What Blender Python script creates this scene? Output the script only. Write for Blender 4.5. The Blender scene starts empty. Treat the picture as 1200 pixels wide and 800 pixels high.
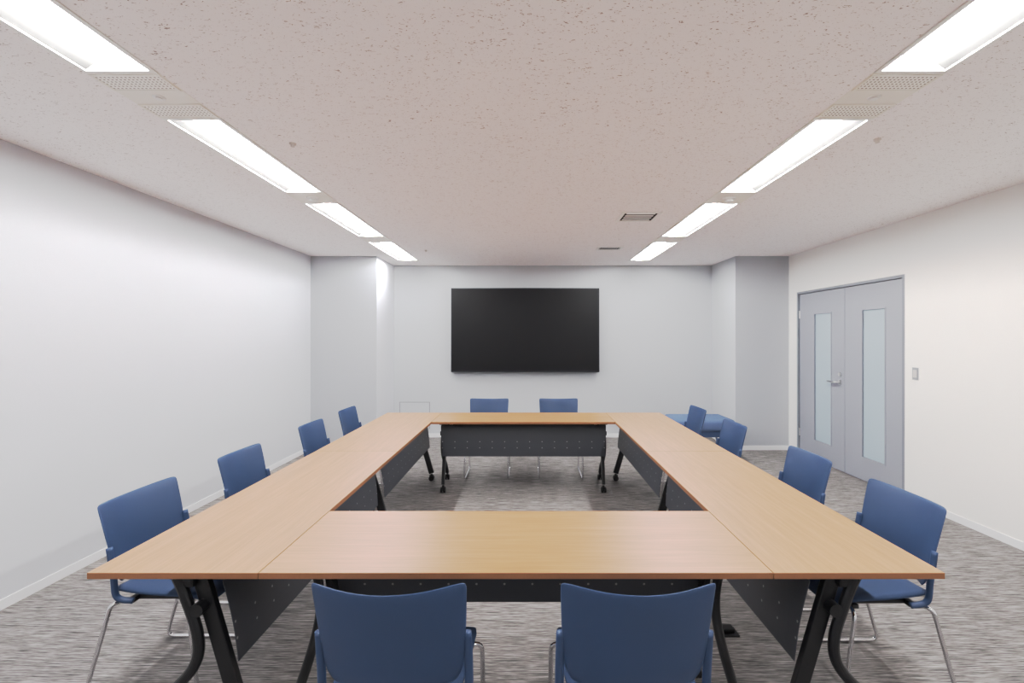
import bpy, bmesh, math
from mathutils import Vector, Matrix

C = bpy.context.scene.collection
HC = 1.54          # camera height
ZC = 2.668         # ceiling height
XL, XR = -2.985, 3.60
YB, YCOL, YR = 7.43, 6.58, -2.4
XCL, XCR = -2.075, 2.865

# ---------------------------------------------------------------- materials
def srgb(r, g, b):
    def f(c):
        c /= 255.0
        return c/12.92 if c <= 0.04045 else ((c+0.055)/1.055)**2.4
    return (f(r), f(g), f(b), 1.0)

def mat(name, col, rough=0.5, metal=0.0, noise=0.0, nscale=40.0, bump=0.0, spec=0.5, emit=None, estr=0.0, coat=0.0):
    m = bpy.data.materials.new(name); m.use_nodes = True
    nt = m.node_tree; b = nt.nodes['Principled BSDF']
    b.inputs['Base Color'].default_value = col
    b.inputs['Roughness'].default_value = rough
    b.inputs['Metallic'].default_value = metal
    b.inputs['Specular IOR Level'].default_value = spec
    b.inputs['Coat Weight'].default_value = coat
    if emit:
        b.inputs['Emission Color'].default_value = emit
        b.inputs['Emission Strength'].default_value = estr
    if noise > 0 or bump > 0:
        tc = nt.nodes.new('ShaderNodeTexCoord')
        n = nt.nodes.new('ShaderNodeTexNoise'); n.inputs['Scale'].default_value = nscale
        n.inputs['Detail'].default_value = 3
        nt.links.new(tc.outputs['Object'], n.inputs['Vector'])
        if noise > 0:
            mr = nt.nodes.new('ShaderNodeMapRange')
            mr.inputs['To Min'].default_value = 1-noise; mr.inputs['To Max'].default_value = 1+noise
            nt.links.new(n.outputs['Fac'], mr.inputs['Value'])
            vm = nt.nodes.new('ShaderNodeVectorMath'); vm.operation = 'SCALE'
            vm.inputs[0].default_value = col[:3]
            nt.links.new(mr.outputs['Result'], vm.inputs['Scale'])
            nt.links.new(vm.outputs[0], b.inputs['Base Color'])
        if bump > 0:
            bp = nt.nodes.new('ShaderNodeBump'); bp.inputs['Strength'].default_value = bump
            bp.inputs['Distance'].default_value = 0.002
            nt.links.new(n.outputs['Fac'], bp.inputs['Height'])
            nt.links.new(bp.outputs[0], b.inputs['Normal'])
    return m

M = {}
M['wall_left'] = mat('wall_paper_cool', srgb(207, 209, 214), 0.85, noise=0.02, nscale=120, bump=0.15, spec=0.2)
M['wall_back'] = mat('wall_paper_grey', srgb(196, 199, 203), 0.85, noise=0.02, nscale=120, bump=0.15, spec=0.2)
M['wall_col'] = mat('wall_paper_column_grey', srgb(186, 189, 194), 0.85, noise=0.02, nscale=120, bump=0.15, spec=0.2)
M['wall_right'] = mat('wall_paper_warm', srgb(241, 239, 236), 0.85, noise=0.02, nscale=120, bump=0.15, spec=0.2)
M['wall_lit_side'] = mat('wall_paper_lit_side', srgb(222, 224, 230), 0.85, noise=0.02, nscale=120, bump=0.15, spec=0.2)  # grey paper lightened: nearby lamp's light put into the colour
M['base'] = mat('baseboard_white', srgb(236, 236, 238), 0.5)
M['white_metal'] = mat('white_metal', srgb(240, 238, 234), 0.4)
M['cream'] = mat('cream_panel', srgb(240, 235, 226), 0.5)
M['reflector'] = mat('matte_aluminium_reflector', (0.105, 0.105, 0.105, 1), 0.6, spec=0.1)
M['tube'] = mat('tube_light', (1, 1, 1, 1), 0.5, emit=(1.0, 0.99, 0.98, 1), estr=82)
M['blue'] = mat('blue_plastic', srgb(56, 79, 112), 0.45, noise=0.04, nscale=300, bump=0.15)
M['blue_seat'] = mat('blue_fabric', srgb(54, 76, 108), 0.8, noise=0.1, nscale=500, bump=0.4)
M['bench_blue'] = mat('bench_blue_fabric', srgb(94, 113, 145), 0.8, noise=0.08, nscale=300, bump=0.3)
M['chrome'] = mat('chrome', (0.75, 0.75, 0.77, 1), 0.15, metal=1.0)
M['steel'] = mat('brushed_steel', (0.72, 0.72, 0.72, 1), 0.3, metal=1.0, noise=0.04, nscale=200)
M['dull'] = mat('dull_grey_metal', srgb(210, 204, 200), 0.7, spec=0.2)
M['hatch_edge'] = mat('hatch_edge_grey', srgb(150, 152, 156), 0.5)
M['black'] = mat('black_metal', srgb(22, 23, 26), 0.4, noise=0.08, nscale=200)
M['rubber'] = mat('black_rubber', srgb(18, 18, 20), 0.55)
M['door'] = mat('door_grey_paint', srgb(152, 155, 163), 0.45, noise=0.02, nscale=60)
M['frame'] = mat('door_frame_grey', srgb(134, 138, 145), 0.45)
M['frost'] = mat('frosted_glass', srgb(166, 182, 192), 0.35, noise=0.03, nscale=3)
M['screen'] = mat('display_glass', srgb(24, 25, 28), 0.35, spec=0.25)
M['bezel'] = mat('display_bezel', srgb(40, 42, 48), 0.35, metal=0.3)
M['dark'] = mat('dark_void', srgb(20, 20, 20), 0.8)
M['edge'] = mat('table_edge_band', srgb(146, 104, 74), 0.5, noise=0.06, nscale=80)

# wood ------------------------------------------------
def wood():
    m = bpy.data.materials.new('wood_laminate'); m.use_nodes = True
    nt = m.node_tree; b = nt.nodes['Principled BSDF']; L = nt.links.new
    tc = nt.nodes.new('ShaderNodeTexCoord')
    oi = nt.nodes.new('ShaderNodeObjectInfo')
    add = nt.nodes.new('ShaderNodeVectorMath'); add.operation = 'ADD'
    L(tc.outputs['Object'], add.inputs[0])
    mul = nt.nodes.new('ShaderNodeMath'); mul.operation = 'MULTIPLY'; mul.inputs[1].default_value = 7.0
    L(oi.outputs['Random'], mul.inputs[0]); L(mul.outputs[0], add.inputs[1])
    mp = nt.nodes.new('ShaderNodeMapping'); mp.inputs['Scale'].default_value = (1.2, 34, 34)
    L(add.outputs[0], mp.inputs['Vector'])
    n1 = nt.nodes.new('ShaderNodeTexNoise'); n1.inputs['Scale'].default_value = 1.6
    n1.inputs['Detail'].default_value = 6; n1.inputs['Distortion'].default_value = 0.4
    L(mp.outputs[0], n1.inputs['Vector'])
    mp2 = nt.nodes.new('ShaderNodeMapping'); mp2.inputs['Scale'].default_value = (8, 260, 260)
    L(add.outputs[0], mp2.inputs['Vector'])
    n2 = nt.nodes.new('ShaderNodeTexNoise'); n2.inputs['Scale'].default_value = 1.0; n2.inputs['Detail'].default_value = 2
    L(mp2.outputs[0], n2.inputs['Vector'])
    mx = nt.nodes.new('ShaderNodeMix'); mx.inputs['Factor'].default_value = 0.45
    L(n1.outputs['Fac'], mx.inputs[2]); L(n2.outputs['Fac'], mx.inputs[3])
    cr = nt.nodes.new('ShaderNodeValToRGB')
    e = cr.color_ramp.elements
    e[0].position = 0.3; e[0].color = srgb(168, 118, 88)
    e[1].position = 0.7; e[1].color = srgb(186, 138, 106)
    x = e.new(0.5); x.color = srgb(178, 128, 96)
    L(mx.outputs[0], cr.inputs['Fac']); L(cr.outputs[0], b.inputs['Base Color'])
    b.inputs['Roughness'].default_value = 0.40
    b.inputs['Specular IOR Level'].default_value = 0.45
    return m
M['wood'] = wood()

def carpet():
    m = bpy.data.materials.new('striped_carpet'); m.use_nodes = True
    nt = m.node_tree; b = nt.nodes['Principled BSDF']; L = nt.links.new
    tc = nt.nodes.new('ShaderNodeTexCoord')
    def nz(scale, det, rough=0.5):
        mp = nt.nodes.new('ShaderNodeMapping'); mp.inputs['Scale'].default_value = scale
        L(tc.outputs['Object'], mp.inputs['Vector'])
        n = nt.nodes.new('ShaderNodeTexNoise'); n.inputs['Scale'].default_value = 1.0
        n.inputs['Detail'].default_value = det; n.inputs['Roughness'].default_value = rough
        L(mp.outputs[0], n.inputs['Vector']); return n
    a = nz((7, 260, 1), 1); c = nz((26, 520, 1), 1); d = nz((2, 30, 1), 1)
    m1 = nt.nodes.new('ShaderNodeMix'); m1.inputs['Factor'].default_value = 0.35
    L(a.outputs['Fac'], m1.inputs[2]); L(c.outputs['Fac'], m1.inputs[3])
    m2 = nt.nodes.new('ShaderNodeMix'); m2.inputs['Factor'].default_value = 0.1
    L(m1.outputs[0], m2.inputs[2]); L(d.outputs['Fac'], m2.inputs[3])
    cr = nt.nodes.new('ShaderNodeValToRGB'); e = cr.color_ramp.elements
    e[0].position = 0.37; e[0].color = srgb(82, 81, 82)
    e[1].position = 0.63; e[1].color = srgb(182, 178, 176)
    x = e.new(0.5); x.color = srgb(131, 128, 127)
    L(m2.outputs[0], cr.inputs['Fac']); L(cr.outputs[0], b.inputs['Base Color'])
    b.inputs['Roughness'].default_value = 0.95; b.inputs['Specular IOR Level'].default_value = 0.1
    return m
M['carpet'] = carpet()

def ceiltex():
    m = bpy.data.materials.new('acoustic_ceiling_board'); m.use_nodes = True
    nt = m.node_tree; b = nt.nodes['Principled BSDF']; L = nt.links.new
    tc = nt.nodes.new('ShaderNodeTexCoord')
    mp = nt.nodes.new('ShaderNodeMapping'); mp.inputs['Scale'].default_value = (48, 95, 1)
    L(tc.outputs['Object'], mp.inputs['Vector'])
    n = nt.nodes.new('ShaderNodeTexNoise'); n.inputs['Scale'].default_value = 1.0
    n.inputs['Detail'].default_value = 2; n.inputs['Distortion'].default_value = 1.6
    L(mp.outputs[0], n.inputs['Vector'])
    cr = nt.nodes.new('ShaderNodeValToRGB'); e = cr.color_ramp.elements
    e[0].position = 0.315; e[0].color = srgb(176, 166, 162)
    e[1].position = 0.365; e[1].color = srgb(252, 246, 244)
    L(n.outputs['Fac'], cr.inputs['Fac']); L(cr.outputs[0], b.inputs['Base Color'])
    b.inputs['Roughness'].default_value = 0.95; b.inputs['Specular IOR Level'].default_value = 0.1
    bp = nt.nodes.new('ShaderNodeBump'); bp.inputs['Strength'].default_value = 0.3; bp.inputs['Distance'].default_value = 0.002
    L(cr.outputs[0], bp.inputs['Height']); L(bp.outputs[0], b.inputs['Normal'])
    return m
M['ceil'] = ceiltex()

def dotted(name, base, dot, sx, rows, r, x0=0.0, sz=None, axes=('X', 'Z')):
    """dots at spacing sx along X, at given z rows (or spacing sz)"""
    m = bpy.data.materials.new(name); m.use_nodes = True
    nt = m.node_tree; b = nt.nodes['Principled BSDF']; L = nt.links.new
    tc = nt.nodes.new('ShaderNodeTexCoord'); sp = nt.nodes.new('ShaderNodeSeparateXYZ')
    L(tc.outputs['Object'], sp.inputs[0])
    def mth(op, a, bb=None):
        k = nt.nodes.new('ShaderNodeMath'); k.operation = op
        for i, v in enumerate((a, bb)):
            if v is None: continue
            if isinstance(v, (int, float)): k.inputs[i].default_value = v
            else: L(v, k.inputs[i])
        return k.outputs[0]
    fx = mth('SUBTRACT', mth('FRACT', mth('ADD', mth('DIVIDE', sp.outputs[axes[0]], sx), 100.0)), 0.5)
    fx = mth('MULTIPLY', fx, sx); fx2 = mth('MULTIPLY', fx, fx)
    out = None
    if sz:
        fz = mth('MULTIPLY', mth('SUBTRACT', mth('FRACT', mth('ADD', mth('DIVIDE', sp.outputs[axes[1]], sz), 100.0)), 0.5), sz)
        out = mth('LESS_THAN', mth('ADD', fx2, mth('MULTIPLY', fz, fz)), r*r)
    else:
        for zr in rows:
            fz = mth('SUBTRACT', sp.outputs[axes[1]], zr)
            o = mth('LESS_THAN', mth('ADD', fx2, mth('MULTIPLY', fz, fz)), r*r)
            out = o if out is None else mth('MAXIMUM', out, o)
    mx = nt.nodes.new('ShaderNodeMix'); mx.data_type = 'RGBA'
    mx.inputs[6].default_value = base; mx.inputs[7].default_value = dot
    L(out, mx.inputs[0]); L(mx.outputs[2], b.inputs['Base Color'])
    b.inputs['Roughness'].default_value = 0.45
    return m
M['panel'] = dotted('perforated_panel', srgb(64, 67, 74), srgb(150, 150, 152), 0.125, (0.50, 0.44), 0.0048)
M['grille'] = dotted('perforated_grille', srgb(246, 242, 234), srgb(130, 124, 116), 0.018, None, 0.0045, sz=0.018, axes=('X', 'Y'))

# ---------------------------------------------------------------- mesh helpers
def finish(name, bm, mats, parent=None, loc=None, smooth=False):
    me = bpy.data.meshes.new(name)
    bmesh.ops.recalc_face_normals(bm, faces=bm.faces)
    bm.to_mesh(me); bm.free()
    if not isinstance(mats, (list, tuple)): mats = [mats]
    for k in mats: me.materials.append(k)
    if smooth:
        for p in me.polygons: p.use_smooth = True
    o = bpy.data.objects.new(name, me); C.objects.link(o)
    if parent: o.parent = parent
    if loc: o.location = loc
    return o

def addbox(bm, x0, x1, y0, y1, z0, z1, bevel=0.0, mi=0, segs=2):
    r = bmesh.ops.create_cube(bm, size=1.0)
    vs = r['verts']
    for v in vs:
        v.co = Vector(((x0+x1)/2 + v.co.x*(x1-x0), (y0+y1)/2 + v.co.y*(y1-y0), (z0+z1)/2 + v.co.z*(z1-z0)))
    fs = set(f for v in vs for f in v.link_faces)
    for f in fs: f.material_index = mi
    if bevel > 0:
        es = list(set(e for v in vs for e in v.link_edges))
        rr = bmesh.ops.bevel(bm, geom=es, offset=bevel, segments=segs, affect='EDGES', profile=0.5)
        for f in rr['faces']: f.material_index = mi

def addcyl(bm, p0, p1, r0, r1=None, seg=16, mi=0):
    r1 = r0 if r1 is None else r1
    p0, p1 = Vector(p0), Vector(p1); d = p1-p0
    res = bmesh.ops.create_cone(bm, cap_ends=True, segments=seg, radius1=r0, radius2=r1, depth=d.length)
    q = Vector((0, 0, 1)).rotation_difference(d.normalized()).to_matrix().to_4x4()
    T = Matrix.Translation((p0+p1)/2) @ q
    bmesh.ops.transform(bm, matrix=T, verts=res['verts'])
    for f in set(f for v in res['verts'] for f in v.link_faces): f.material_index = mi

def smooth_path(pts, n=6):
    P = [Vector(p) for p in pts]; out = []
    for i in range(len(P)-1):
        p0 = P[max(i-1, 0)]; p1 = P[i]; p2 = P[i+1]; p3 = P[min(i+2, len(P)-1)]
        for k in range(n):
            t = k/n
            out.append(0.5*((2*p1)+(-p0+p2)*t+(2*p0-5*p1+4*p2-p3)*t*t+(-p0+3*p1-3*p2+p3)*t**3))
    out.append(P[-1]); return out

def round_path(pts, rad=0.04, n=6):
    P = [Vector(p) for p in pts]; out = [P[0]]
    for i in range(1, len(P)-1):
        a = (P[i-1]-P[i]); b = (P[i+1]-P[i])
        r = min(rad, a.length*0.45, b.length*0.45)
        s = P[i]+a.normalized()*r; e = P[i]+b.normalized()*r
        for k in range(n+1):
            t = k/n
            out.append((1-t)**2*s + 2*t*(1-t)*P[i] + t*t*e)
    out.append(P[-1]); return out

def addtube(bm, path, r, seg=12, mi=0, rx=None):
    rings = []; nrm = None
    for i, p in enumerate(path):
        if i == 0: t = path[1]-p
        elif i == len(path)-1: t = p-path[i-1]
        else: t = path[i+1]-path[i-1]
        t = t.normalized()
        if nrm is None:
            nrm = t.cross(Vector((1, 0, 0)))
            if nrm.length < 0.1: nrm = t.cross(Vector((0, 1, 0)))
            nrm.normalize()
        else:
            nrm = (nrm - t*nrm.dot(t)).normalized()
        bn = t.cross(nrm)
        r2 = rx or r
        rings.append([bm.verts.new(p + nrm*r*math.cos(2*math.pi*k/seg) + bn*r2*math.sin(2*math.pi*k/seg)) for k in range(seg)])
    for a, b in zip(rings, rings[1:]):
        for k in range(seg):
            f = bm.faces.new((a[k], a[(k+1) % seg], b[(k+1) % seg], b[k])); f.material_index = mi
    bm.faces.new(rings[0]).material_index = mi; bm.faces.new(rings[-1]).material_index = mi

def addbar(bm, p0, p1, w, t):
    """flat bar in the YZ plane: width w across its run, thickness t along X"""
    p0, p1 = Vector(p0), Vector(p1); d = (p1-p0).normalized(); s = Vector((0, d.z, -d.y))*w/2; x = Vector((t/2, 0, 0))
    A = [bm.verts.new(p0+a) for a in (-s-x, s-x, s+x, -s+x)]; B = [bm.verts.new(p1+a) for a in (-s-x, s-x, s+x, -s+x)]
    fs = [bm.faces.new(A), bm.faces.new(B)] + [bm.faces.new((A[i], A[(i+1) % 4], B[(i+1) % 4], B[i])) for i in range(4)]
    es = list(set(e for f in fs for e in f.edges))
    bmesh.ops.bevel(bm, geom=es, offset=0.004, segments=2, affect='EDGES', profile=0.5)

def addshell(bm, fn, nu, nv, thick, mi=0):
    """closed shell from surface fn(u,v) u in -1..1, v in 0..1"""
    P = [[Vector(fn(-1+2*i/nu, j/nv)) for i in range(nu+1)] for j in range(nv+1)]
    def N(j, i):
        a = P[j][min(i+1, nu)]-P[j][max(i-1, 0)]; b = P[min(j+1, nv)][i]-P[max(j-1, 0)][i]
        return a.cross(b).normalized()
    def th(j, i):
        e = min(min(i, nu-i)/1.0, min(j, nv-j)/1.0)
        return thick/2*(0.45 if e < 0.5 else (0.85 if e < 1.5 else 1.0))
    A = [[bm.verts.new(P[j][i]+N(j, i)*th(j, i)) for i in range(nu+1)] for j in range(nv+1)]
    B = [[bm.verts.new(P[j][i]-N(j, i)*th(j, i)) for i in range(nu+1)] for j in range(nv+1)]
    for j in range(nv):
        for i in range(nu):
            bm.faces.new((A[j][i], A[j][i+1], A[j+1][i+1], A[j+1][i])).material_index = mi
            bm.faces.new((B[j][i], B[j+1][i], B[j+1][i+1], B[j][i+1])).material_index = mi
    for i in range(nu):
        bm.faces.new((A[0][i], B[0][i], B[0][i+1], A[0][i+1])).material_index = mi
        bm.faces.new((A[nv][i], A[nv][i+1], B[nv][i+1], B[nv][i])).material_index = mi
    for j in range(nv):
        bm.faces.new((A[j][0], A[j+1][0], B[j+1][0], B[j][0])).material_index = mi
        bm.faces.new((A[j][nu], B[j][nu], B[j+1][nu], A[j+1][nu])).material_index = mi

def box_obj(name, dims, m, parent=None, bevel=0.0, mats=None):
    bm = bmesh.new(); addbox(bm, *dims, bevel=bevel)
    return finish(name, bm, mats or m, parent)

def struct(o, label=None):
    o['kind'] = 'structure'
    if label: o['label'] = label
    return o

def empty(name, loc=(0, 0, 0), rot=0):
    e = bpy.data.objects.new(name, None); e.empty_display_size = 0.1
    C.objects.link(e); e.location = loc; e.rotation_euler = (0, 0, rot); return e

# ---------------------------------------------------------------- room shell
o = struct(box_obj('floor', (XL-0.1, XR+0.1, YR-0.1, YB+0.1, -0.1, 0), M['carpet']), 'grey streaked loop-pile carpet floor')

SL = (-1.88, -1.57); SR = (1.47, 1.78); SY0, SY1 = -0.95, 6.98
bm = bmesh.new()
for x0, x1 in ((XL-0.1, SL[0]), (SL[1], SR[0]), (SR[1], XR+0.1)):
    addbox(bm, x0, x1, YR-0.1, YB+0.1, ZC, ZC+0.1)
for s in (SL, SR):
    addbox(bm, s[0], s[1], YR-0.1, SY0, ZC, ZC+0.1); addbox(bm, s[0], s[1], SY1, YB+0.1, ZC, ZC+0.1)
struct(finish('ceiling', bm, M['ceil']), 'pitted off-white acoustic board ceiling')

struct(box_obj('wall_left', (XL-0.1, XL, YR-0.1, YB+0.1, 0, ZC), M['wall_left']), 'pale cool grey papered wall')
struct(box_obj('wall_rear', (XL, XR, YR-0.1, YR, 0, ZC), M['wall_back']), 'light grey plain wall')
# back wall with its two projecting columns
bm = bmesh.new()
prof = [(XL, YB+0.1), (XL, YCOL), (XCL, YCOL), (XCL, YB), (XCR, YB), (XCR, YCOL), (XR, YCOL), (XR, YB+0.1)]
lo = [bm.verts.new((x, y, 0)) for x, y in prof]; hi = [bm.verts.new((x, y, ZC)) for x, y in prof]
for i in range(len(prof)):
    j = (i+1) % len(prof); f = bm.faces.new((lo[i], lo[j], hi[j], hi[i]))
    if i == 2: f.material_index = 1  # left column's side face, painted paler as if lit by the near fixture
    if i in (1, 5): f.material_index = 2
bm.faces.new(lo); bm.faces.new(hi)
struct(finish('wall_back', bm, [M['wall_back'], M['wall_lit_side'], M['wall_col']]), 'light grey wall with projecting square columns')
# right wall with door opening
DY0, DY1, DZ = 4.56, 6.38, 2.15
bm = bmesh.new()
addbox(bm, XR, XR+0.14, YR-0.1, DY0, 0, ZC); addbox(bm, XR, XR+0.14, DY1, YB+0.1, 0, ZC)
addbox(bm, XR, XR+0.14, DY0, DY1, DZ, ZC)
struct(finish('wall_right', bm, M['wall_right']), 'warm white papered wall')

# baseboards
bh, bt = 0.06, 0.008
struct(box_obj('baseboard_left', (XL, XL+bt, YR, YCOL, 0, bh), M['base'], bevel=0.002))
bm = bmesh.new()
addbox(bm, XL+bt, XCL+bt, YCOL-bt, YCOL, 0, bh); addbox(bm, XCL, XCL+bt, YCOL, YB, 0, bh)
addbox(bm, XCL+bt, XCR-bt, YB-bt, YB, 0, bh); addbox(bm, XCR-bt, XCR, YCOL-bt, YB, 0, bh)
addbox(bm, XCR, XR-bt, YCOL-bt, YCOL, 0, bh)
struct(finish('baseboard_back', bm, M['base']))
bm = bmesh.new()
addbox(bm, XR-bt, XR, YR, DY0-0.02, 0, bh); addbox(bm, XR-bt, XR, DY1+0.02, YCOL-bt, 0, bh)
struct(finish('baseboard_right', bm, M['base']))

# door frame + leaves
bm = bmesh.new()
addbox(bm, XR-0.004, XR+0.13, DY0, DY0+0.03, 0, DZ, 0.002)
addbox(bm, XR-0.004, XR+0.13, DY1-0.03, DY1, 0, DZ, 0.002)
addbox(bm, XR-0.004, XR+0.13, DY0+0.03, DY1-0.03, DZ-0.03, DZ, 0.002)
struct(finish('trim_1', bm, M['frame']), 'grey steel door frame')
ym = 5.45
def door(name, y0, y1, gy0, gy1, handle_side):
    x0, x1 = XR+0.02, XR+0.06
    gz0, gz1 = 0.26, 1.84
    bm = bmesh.new()
    addbox(bm, x0, x1, y0, gy0, 0.008, DZ-0.034); addbox(bm, x0, x1, gy1, y1, 0.008, DZ-0.034)
    addbox(bm, x0, x1, gy0, gy1, 0.008, gz0); addbox(bm, x0, x1, gy0, gy1, gz1, DZ-0.034)
    d = struct(finish(name, bm, M['door']), 'grey painted steel door leaf with narrow frosted glass')
    g = box_obj('glass_panel', (x0+0.012, x1-0.012, gy0, gy1, gz0, gz1), M['frost'], d)
    g['label'] = 'narrow frosted glass strip'
    bm = bmesh.new(); t = 0.014
    for (a, b_, c, e) in ((gy0-t, gy0, gz0-t, gz1+t), (gy1, gy1+t, gz0-t, gz1+t), (gy0, gy1, gz0-t, gz0), (gy0, gy1, gz1, gz1+t)):
        addbox(bm, x0-0.005, x0+0.002, a, b_, c, e)
    finish('glass_bead', bm, M['door'], d)
    hy = y1-0.006 if handle_side < 0 else y0+0.006
    for zc in (0.3, 1.85):
        bm = bmesh.new()
        addcyl(bm, (x0-0.004, hy, zc-0.05), (x0-0.004, hy, zc+0.05), 0.008)
        finish('hinge', bm, M['steel'], d)
    return d
d1 = door('door_1', ym+0.003, DY1-0.032, 5.70, 6.02, -1)
d2 = door('door_2', DY0+0.032, ym-0.003, 4.84, 5.16, 1)
def lever(d, yc, dirn):
    x0 = XR+0.02
    bm = bmesh.new(); addcyl(bm, (x0, yc, 1.03), (x0-0.012, yc, 1.03), 0.030, seg=24)
    finish('handle_rose', bm, M['steel'], d, smooth=False)
    bm = bmesh.new(); addcyl(bm, (x0, yc, 1.12), (x0-0.012, yc, 1.12), 0.024, seg=20)
    finish('lock', bm, M['steel'], d, smooth=False)
    bm = bmesh.new()
    addtube(bm, round_path([(x0-0.01, yc, 1.03), (x0-0.055, yc, 1.03), (x0-0.055, yc+dirn*0.15, 1.028)], 0.02), 0.012)
    h = finish('handle', bm, M['steel'], d, smooth=True); h['label'] = 'brushed steel lever handle'
lever(d1, 5.53, 1)

# ---------------------------------------------------------------- ceiling light strips
fix = [(-0.90, 0.35), (0.78, 2.03), (2.45, 3.70), (3.98, 5.30), (5.60, 6.92)]  # first pair is out of view, added to light the near chairs
def ceiling_light(xc, y0, y1, w=0.31):
    L = (y1-y0)/2; W = w/2-0.003
    e = empty('ceiling_light', (xc, (y0+y1)/2, ZC))
    e['label'] = 'recessed linear fluorescent ceiling light with white reflector, lit'
    e['category'] = 'ceiling light'; e['group'] = 'recessed linear lights in the ceiling'
    bm = bmesh.new(); t = 0.018
    addbox(bm, -W, -W+t, -L, L, -0.004, 0.085); addbox(bm, W-t, W, -L, L, -0.004, 0.085)
    addbox(bm, -W+t, W-t, -L, -L+t, -0.004, 0.085); addbox(bm, -W+t, W-t, L-t, L, -0.004, 0.085)
    addbox(bm, -W+t, W-t, -L+t, L-t, 0.08, 0.085)
    finish('housing', bm, M['white_metal'], e)
    bm = bmesh.new()
    xi, yi = W-t, L-t
    pr = [(-xi, 0.002), (-0.05, 0.060), (0.05, 0.060), (xi, 0.002)]
    a = [bm.verts.new((x, -yi, z)) for x, z in pr]; b = [bm.verts.new((x, yi, z)) for x, z in pr]
    a2 = [bm.verts.new((x, -yi, z+0.004)) for x, z in pr]; b2 = [bm.verts.new((x, yi, z+0.004)) for x, z in pr]
    for i in range(3):
        bm.faces.new((a[i], a[i+1], b[i+1], b[i])); bm.faces.new((a2[i], b2[i], b2[i+1], a2[i+1]))
        bm.faces.new((a[i], a2[i], a2[i+1], a[i+1])); bm.faces.new((b[i], b[i+1], b2[i+1], b2[i]))
    bm.faces.new((a[0], b[0], b2[0], a2[0])); bm.faces.new((a[3], a2[3], b2[3], b[3]))
    finish('reflector', bm, M['reflector'], e)
    bm = bmesh.new()
    addcyl(bm, (0, -yi+0.004, 0.026), (0, yi-0.004, 0.026), 0.024, seg=20)
    finish('lamp_tube', bm, M['tube'], e, smooth=False)
for s in (SL, SR):
    xc = (s[0]+s[1])/2
    for (a, b) in fix: ceiling_light(xc, a, b)

tn = 2
for s in (SL, SR):
    for (a, b) in ((-0.95, -0.90), (0.35, 0.78), (3.70, 3.98), (5.30, 5.60), (6.92, 6.98)):
        struct(box_obj('trim_%d' % tn, (s[0], s[1], a+0.002, b-0.002, ZC-0.003, ZC+0.08), M['cream'], bevel=0.001), 'cream metal infill plate between ceiling lights'); tn += 1
    struct(box_obj('trim_%d' % tn, (s[0], s[1], 2.032, 2.448, ZC-0.001, ZC+0.08), M['cream']), 'cream metal infill plate between ceiling lights'); tn += 1
    for (a, b) in ((2.040, 2.175), (2.300, 2.440)):
        e = empty('air_grille', ((s[0]+s[1])/2, (a+b)/2, ZC)); w = 0.15; l = (b-a)/2
        e['label'] = 'cream perforated metal air grille set in the ceiling light line'; e['category'] = 'air vent'; e['group'] = 'perforated ceiling air grilles'
        bm = bmesh.new(); addbox(bm, -w+0.012, w-0.012, -l+0.01, l-0.01, -0.004, -0.001)
        finish('perforated_plate', bm, M['grille'], e)
        bm = bmesh.new()
        addbox(bm, -w, -w+0.012, -l, l, -0.006, -0.001); addbox(bm, w-0.012, w, -l, l, -0.006, -0.001)
        addbox(bm, -w+0.012, w-0.012, -l, -l+0.01, -0.006, -0.001); addbox(bm, -w+0.012, w-0.012, l-0.01, l, -0.006, -0.001)
        finish('grille_frame', bm, M['cream'], e)

def ceil_disc(name, x, y, r, h, label, cat, m='white_metal', z=ZC):
    bm = bmesh.new()
    addcyl(bm, (0, 0, 0), (0, 0, -h*0.35), r, r*0.92, 24)
    addcyl(bm, (0, 0, -h*0.35), (0, 0, -h*0.8), r*0.45, r*0.4, 20)
    addcyl(bm, (0, 0, -h*0.8), (0, 0, -h), r*0.6, r*0.55, 20)
    o = finish(name, bm, M[m], None, (x, y, z)); o['label'] = label; o['category'] = cat; return o
for x, y in ((-1.36, 2.77), (1.985, 2.71), (-1.30, 6.13)):
    o = ceil_disc('fire_sprinkler', x, y, 0.020, 0.020, 'small dull metal fire sprinkler head on the ceiling', 'sprinkler', 'dull'); o['group'] = 'ceiling sprinklers'
for x in (-1.725, 1.625):
    o = ceil_disc('smoke_detector', x, 3.84, 0.05, 0.03, 'small round cream sensor on the ceiling plate', 'smoke detector', 'white_metal', ZC-0.003); o['group'] = 'round ceiling sensors'
    o = ceil_disc('smoke_detector', x, 2.238, 0.028, 0.010, 'small white sensor between the perforated grilles', 'smoke detector', 'white_metal', ZC-0.001); o['group'] = 'round ceiling sensors'

def vent(x, y, w, l, n, label, dark):
    e = empty('ceiling_vent', (x, y, ZC)); e['label'] = label; e['category'] = 'air vent'
    t = 0.03; W, L = w/2, l/2
    bm = bmesh.new()
    addbox(bm, -W, W, -L, -L+t, -0.008, 0, 0.002); addbox(bm, -W, W, L-t, L, -0.008, 0, 0.002)
    addbox(bm, -W, -W+t, -L+t, L-t, -0.008, 0, 0.002); addbox(bm, W-t, W, -L+t, L-t, -0.008, 0, 0.002)
    finish('vent_frame', bm, M['white_metal'], e)
    bm = bmesh.new(); addbox(bm, -W+t, W-t, -L+t, L-t, -0.002, 0)
    finish('vent_back', bm, M['dark'], e)
    bm = bmesh.new()
    for i in range(n):
        if dark:
            c = -W+t+(i+0.5)*(w-2*t)/n; addbox(bm, c-0.003, c+0.003, -L+t, L-t, -0.005, -0.001)
        else:
            c = -L+t+(i+0.5)*(l-2*t)/n; addbox(bm, -W+t+0.02, W-t-0.02, c-0.018, c+0.018, -0.0035, -0.001)
    finish('louvre', bm, M['white_metal'], e)
vent(1.03, 4.44, 0.36, 0.34, 4, 'white square louvred ceiling air vent', False)
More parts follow.
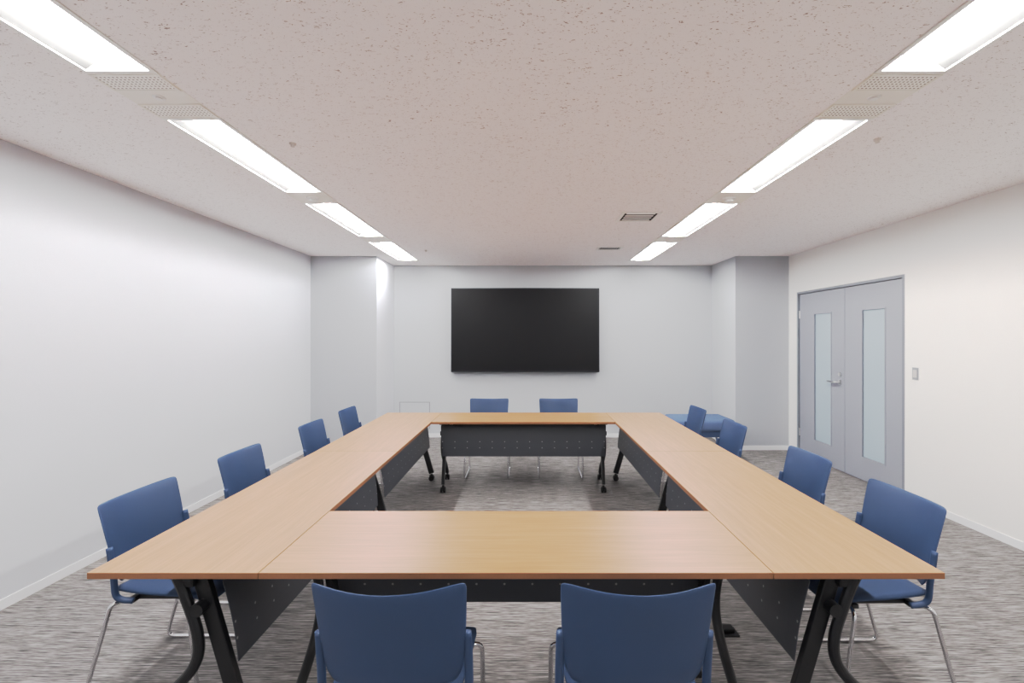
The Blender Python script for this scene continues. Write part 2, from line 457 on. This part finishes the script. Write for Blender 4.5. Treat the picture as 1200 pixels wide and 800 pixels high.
vent(1.03, 6.0, 0.32, 0.22, 10, 'small ceiling air vent with dark slots', True)

# ---------------------------------------------------------------- wall display
e = empty('wall_display', (-0.033, YB, 1.02)); e['label'] = 'large black flat screen mounted on the grey wall'; e['category'] = 'television'
w, h = 2.27, 1.285
bm = bmesh.new(); addbox(bm, -w/2, w/2, -0.13, -0.04, 0, h, 0.006)
addbox(bm, -w/2+0.3, w/2-0.3, -0.04, -0.0, 0.2, h-0.2)
finish('display_body', bm, M['bezel'], e)
bm = bmesh.new(); addbox(bm, -w/2+0.02, w/2-0.02, -0.132, -0.129, 0.025, h-0.02)
finish('screen', bm, M['screen'], e)

# access hatch
e = empty('access_panel', (-1.75, YB, 0.13)); e['label'] = 'light grey framed access hatch low on the wall'; e['category'] = 'wall hatch'
bm = bmesh.new(); addbox(bm, -0.225, 0.225, -0.006, 0, 0.01, 0.41); finish('hatch_cover', bm, M['wall_back'], e)
bm = bmesh.new()
addbox(bm, -0.237, -0.225, -0.009, 0, 0, 0.42); addbox(bm, 0.225, 0.237, -0.009, 0, 0, 0.42)
addbox(bm, -0.225, 0.225, -0.009, 0, 0, 0.01); addbox(bm, -0.225, 0.225, -0.009, 0, 0.41, 0.42)
finish('hatch_frame', bm, M['hatch_edge'], e)

# light switch
e = empty('light_switch', (XR, 4.43, 1.155)); e['label'] = 'metal light switch plate on the white wall beside the door'; e['category'] = 'light switch'
bm = bmesh.new(); addbox(bm, -0.007, 0, -0.032, 0.032, 0, 0.11, 0.002); finish('switch_plate', bm, M['hatch_edge'], e)
bm = bmesh.new(); addbox(bm, -0.012, -0.006, -0.020, 0.020, 0.02, 0.09, 0.002); finish('switch_button', bm, M['dull'], e)

# floor outlet
e = empty('floor_outlet', (1.05, 2.50, 0)); e['label'] = 'small black floor outlet box on the carpet under the table'; e['category'] = 'floor outlet'
bm = bmesh.new(); addbox(bm, -0.045, 0.045, -0.04, 0.04, 0, 0.008, 0.002); finish('outlet_plate', bm, M['black'], e)
bm = bmesh.new(); addbox(bm, -0.028, 0.028, -0.02, 0.03, 0.008, 0.028, 0.004); finish('outlet_cover', bm, M['rubber'], e)

# blue bench near the column
e = empty('upholstered_bench', (2.22, 6.2, 0)); e['label'] = 'low pale blue upholstered bench beside the column'; e['category'] = 'bench'
bm = bmesh.new(); addbox(bm, -0.38, 0.38, -0.27, 0.27, 0.37, 0.52, 0.045, segs=4); finish('seat_cushion', bm, M['bench_blue'], e, smooth=True)
bm = bmesh.new(); addbox(bm, -0.35, 0.35, -0.24, 0.24, 0.30, 0.375, 0.01); finish('bench_base', bm, M['blue'], e)
for sx in (-1, 1):
    for sy in (-1, 1):
        bm = bmesh.new(); addcyl(bm, (sx*0.31, sy*0.19, 0), (sx*0.31, sy*0.19, 0.305), 0.014, 0.018); finish('leg', bm, M['chrome'], e, smooth=True)

# ---------------------------------------------------------------- table prototype
def caster(bm, x, y, r=0.028):
    for s in (-1, 1):
        addcyl(bm, (x+s*0.006, y, r), (x+s*0.024, y, r), r, seg=20)
    addcyl(bm, (x-0.008, y, r), (x+0.008, y, r), 0.010, seg=12)
    addcyl(bm, (x, y, r), (x, y, r+0.045), 0.011, seg=12)
    addbox(bm, x-0.014, x+0.014, y-0.022, y+0.022, r+0.016, r+0.034, 0.005)

def build_table():
    t = empty('conference_table'); kids = []
    bm = bmesh.new()
    addbox(bm, -0.8992, 0.8992, -0.2992, 0.2992, 0.698, 0.72, 0.0012, segs=1)
    for f in bm.faces: f.material_index = 0 if f.calc_center_median().z > 0.7196 else 1
    k = finish('table_top', bm, [M['wood'], M['edge']], t); kids.append(k)
    # modesty panel: leaning, gently bowed trapezoid
    bm = bmesh.new()
    def pf(u, v):
        hw = 0.815 + 0.02*v
        return (u*hw, 0.135 + 0.045*(1-v) + 0.008*math.sin(math.pi*v), 0.355+0.305*v)
    addshell(bm, pf, 24, 8, 0.006)
    k = finish('modesty_panel', bm, M['panel'], t, smooth=False); k['label'] = 'dark grey perforated steel panel'; kids.append(k)
    # under frame beam
    bm = bmesh.new()
    addbox(bm, -0.84, 0.84, -0.03, 0.03, 0.635, 0.675, 0.008)
    for sx in (-1, 1):
        addbox(bm, sx*0.80-0.04, sx*0.80+0.04, -0.20, 0.20, 0.674, 0.6985, 0.004)
        addbox(bm, sx*0.74-0.01, sx*0.74+0.01, 0.02, 0.138, 0.62, 0.66, 0.004)
    kids.append(finish('under_frame', bm, M['black'], t))
    for sx in (-1, 1):
        X = sx*0.80
        bm = bmesh.new()
        addbar(bm, (X, 0.03, 0.68), (X, 0.205, 0.08), 0.055, 0.028)
        Xc = X+sx*0.033
        addtube(bm, smooth_path([(Xc, -0.03, 0.675), (Xc, 0.0, 0.60), (Xc, 0.045, 0.46), (Xc, 0.035, 0.36), (Xc, -0.04, 0.27), (Xc, -0.16, 0.18), (Xc, -0.24, 0.08)], 6), 0.019, seg=14)
        addcyl(bm, (X-sx*0.03, 0.05, 0.56), (Xc+sx*0.02, 0.05, 0.56), 0.024, seg=16)
        kids.append(finish('leg', bm, M['black'], t))
        for yy, xx in ((0.205, X), (-0.24, Xc)):
            bm = bmesh.new(); caster(bm, xx, yy)
            kids.append(finish('caster', bm, M['rubber'], t))
    return t, kids

def clone(top, kids, loc, rot):
    n = top.copy(); C.objects.link(n); n.location = loc; n.rotation_euler = (0, 0, rot)
    for k in kids:
        c = k.copy(); c.parent = n; C.objects.link(c)
    return n

TX = -0.04
T0, TK = build_table()
T0['category'] = 'table'; T0['group'] = 'conference tables forming a rectangle'
T0['label'] = 'wood-topped folding table with black legs, casters and perforated panel'
H = math.pi/2
T0.location = (TX, 1.668+0.3, 0)
clone(T0, TK, (TX, 1.668+3.3, 0), math.pi)
for sx in (-1, 1):
    for yy in (1.668+0.9, 1.668+2.7):
        clone(T0, TK, (TX+sx*1.2, yy, 0), sx*H)

# ---------------------------------------------------------------- chair prototype
def build_chair():
    t = empty('meeting_chair'); kids = []
    bm = bmesh.new()
    def bf(u, v):
        hw = 0.205 + 0.022*v + 0.004*math.sin(math.pi*v)
        if v < 0.15: hw -= 0.02*(1-v/0.15)**2
        return (u*hw, -0.220-0.055*v-0.016*v*v+0.055*u*u, 0.50+0.325*v+(0.016*v*v - 0.02*(1-v)**6*1.0)*(u*u) + (0.02*(1-v)**4)*(u**4) - 0.006*v**4*u**12)
    addshell(bm, bf, 20, 12, 0.012)
    k = finish('backrest', bm, M['blue'], t, smooth=True)
    bv = k.modifiers.new('smooth', 'SUBSURF'); bv.levels = 1; bv.render_levels = 1
    kids.append(k)
    bm = bmesh.new()
    def sf(u, v):
        y = -0.19+0.41*v
        hw = 0.215 - 0.02*(1-v)**2 - 0.02*max(0, v-0.85)/0.15
        z = 0.445 + 0.012*u*u - 0.035*max(0, v-0.72)**2/0.0784 + 0.02*(1-v)**3
        return (u*hw, y, z)
    addshell(bm, sf, 18, 16, 0.024)
    k = finish('seat', bm, M['blue_seat'], t, smooth=True); kids.append(k)
    for sx in (-1, 1):
        bm = bmesh.new(); X = sx*0.235
        addtube(bm, round_path([(sx*0.17, 0.13, 0.415), (X, 0.15, 0.41), (X, 0.20, 0.0095), (X, -0.29, 0.0095), (X, -0.17, 0.43), (sx*0.19, -0.14, 0.425)], 0.045), 0.0085, seg=10)
        k = finish('leg', bm, M['chrome'], t, smooth=True); k['label'] = 'chrome sled leg loop'; kids.append(k)
    bm = bmesh.new()
    addbox(bm, -0.19, 0.19, -0.14, -0.11, 0.412, 0.432, 0.005); addbox(bm, -0.19, 0.19, 0.10, 0.13, 0.405, 0.425, 0.005)
    addbox(bm, -0.16, -0.13, -0.12, 0.12, 0.412, 0.43, 0.004); addbox(bm, 0.13, 0.16, -0.12, 0.12, 0.412, 0.43, 0.004)
    kids.append(finish('seat_frame', bm, M['black'], t))
    for sx in (-1, 1):
        bm = bmesh.new()
        addtube(bm, smooth_path([(sx*0.205, -0.10, 0.43), (sx*0.222, -0.155, 0.455), (sx*0.224, -0.168, 0.54), (sx*0.222, -0.188, 0.66)], 6), 0.011, seg=10, rx=0.014)
        kids.append(finish('back_support', bm, M['blue'], t, smooth=True))
    return t, kids
K0, KK = build_chair()
K0['category'] = 'chair'; K0['group'] = 'blue chairs around the conference tables'
K0['label'] = 'blue plastic meeting chair with chrome sled legs at the table'
K0.location = (TX-0.362, 1.62, 0)
clone(K0, KK, (TX+0.362, 1.62, 0), 0)
clone(K0, KK, (TX-0.405, 5.36, 0), math.pi)
clone(K0, KK, (TX+0.405, 5.36, 0), math.pi)
for yy in (2.225, 3.00, 3.98, 4.78):
    clone(K0, KK, (TX-1.525, yy, 0), -H)
for yy in (2.19, 2.93, 3.98, 4.84):
    clone(K0, KK, (TX+1.53, yy, 0), H)

# ---------------------------------------------------------------- world, camera
w = bpy.data.worlds.new('world'); bpy.context.scene.world = w; w.use_nodes = True
w.node_tree.nodes['Background'].inputs['Color'].default_value = (0.8, 0.85, 0.9, 1)
w.node_tree.nodes['Background'].inputs['Strength'].default_value = 0.5

cam = bpy.data.cameras.new('camera'); co = bpy.data.objects.new('camera', cam); C.objects.link(co)
cam.sensor_width = 36; cam.lens = 560/1200*36
cam.shift_x = -18/1200; cam.shift_y = -4/1200
cam.clip_start = 0.05
co.location = (0, 0, HC); co.rotation_euler = (math.pi/2, 0, 0)
bpy.context.scene.camera = co
vs = bpy.context.scene.view_settings
vs.view_transform = 'Standard'; vs.look = 'None'; vs.exposure = 0.0; vs.gamma = 1.15
# camera tone curve: soft shoulder, lifted mid-tones
vs.use_curve_mapping = True
cm = vs.curve_mapping
c = cm.curves[3]
for p in ((0.06, 0.06), (0.28, 0.41), (0.62, 0.63)): c.points.new(*p)
cm.update()
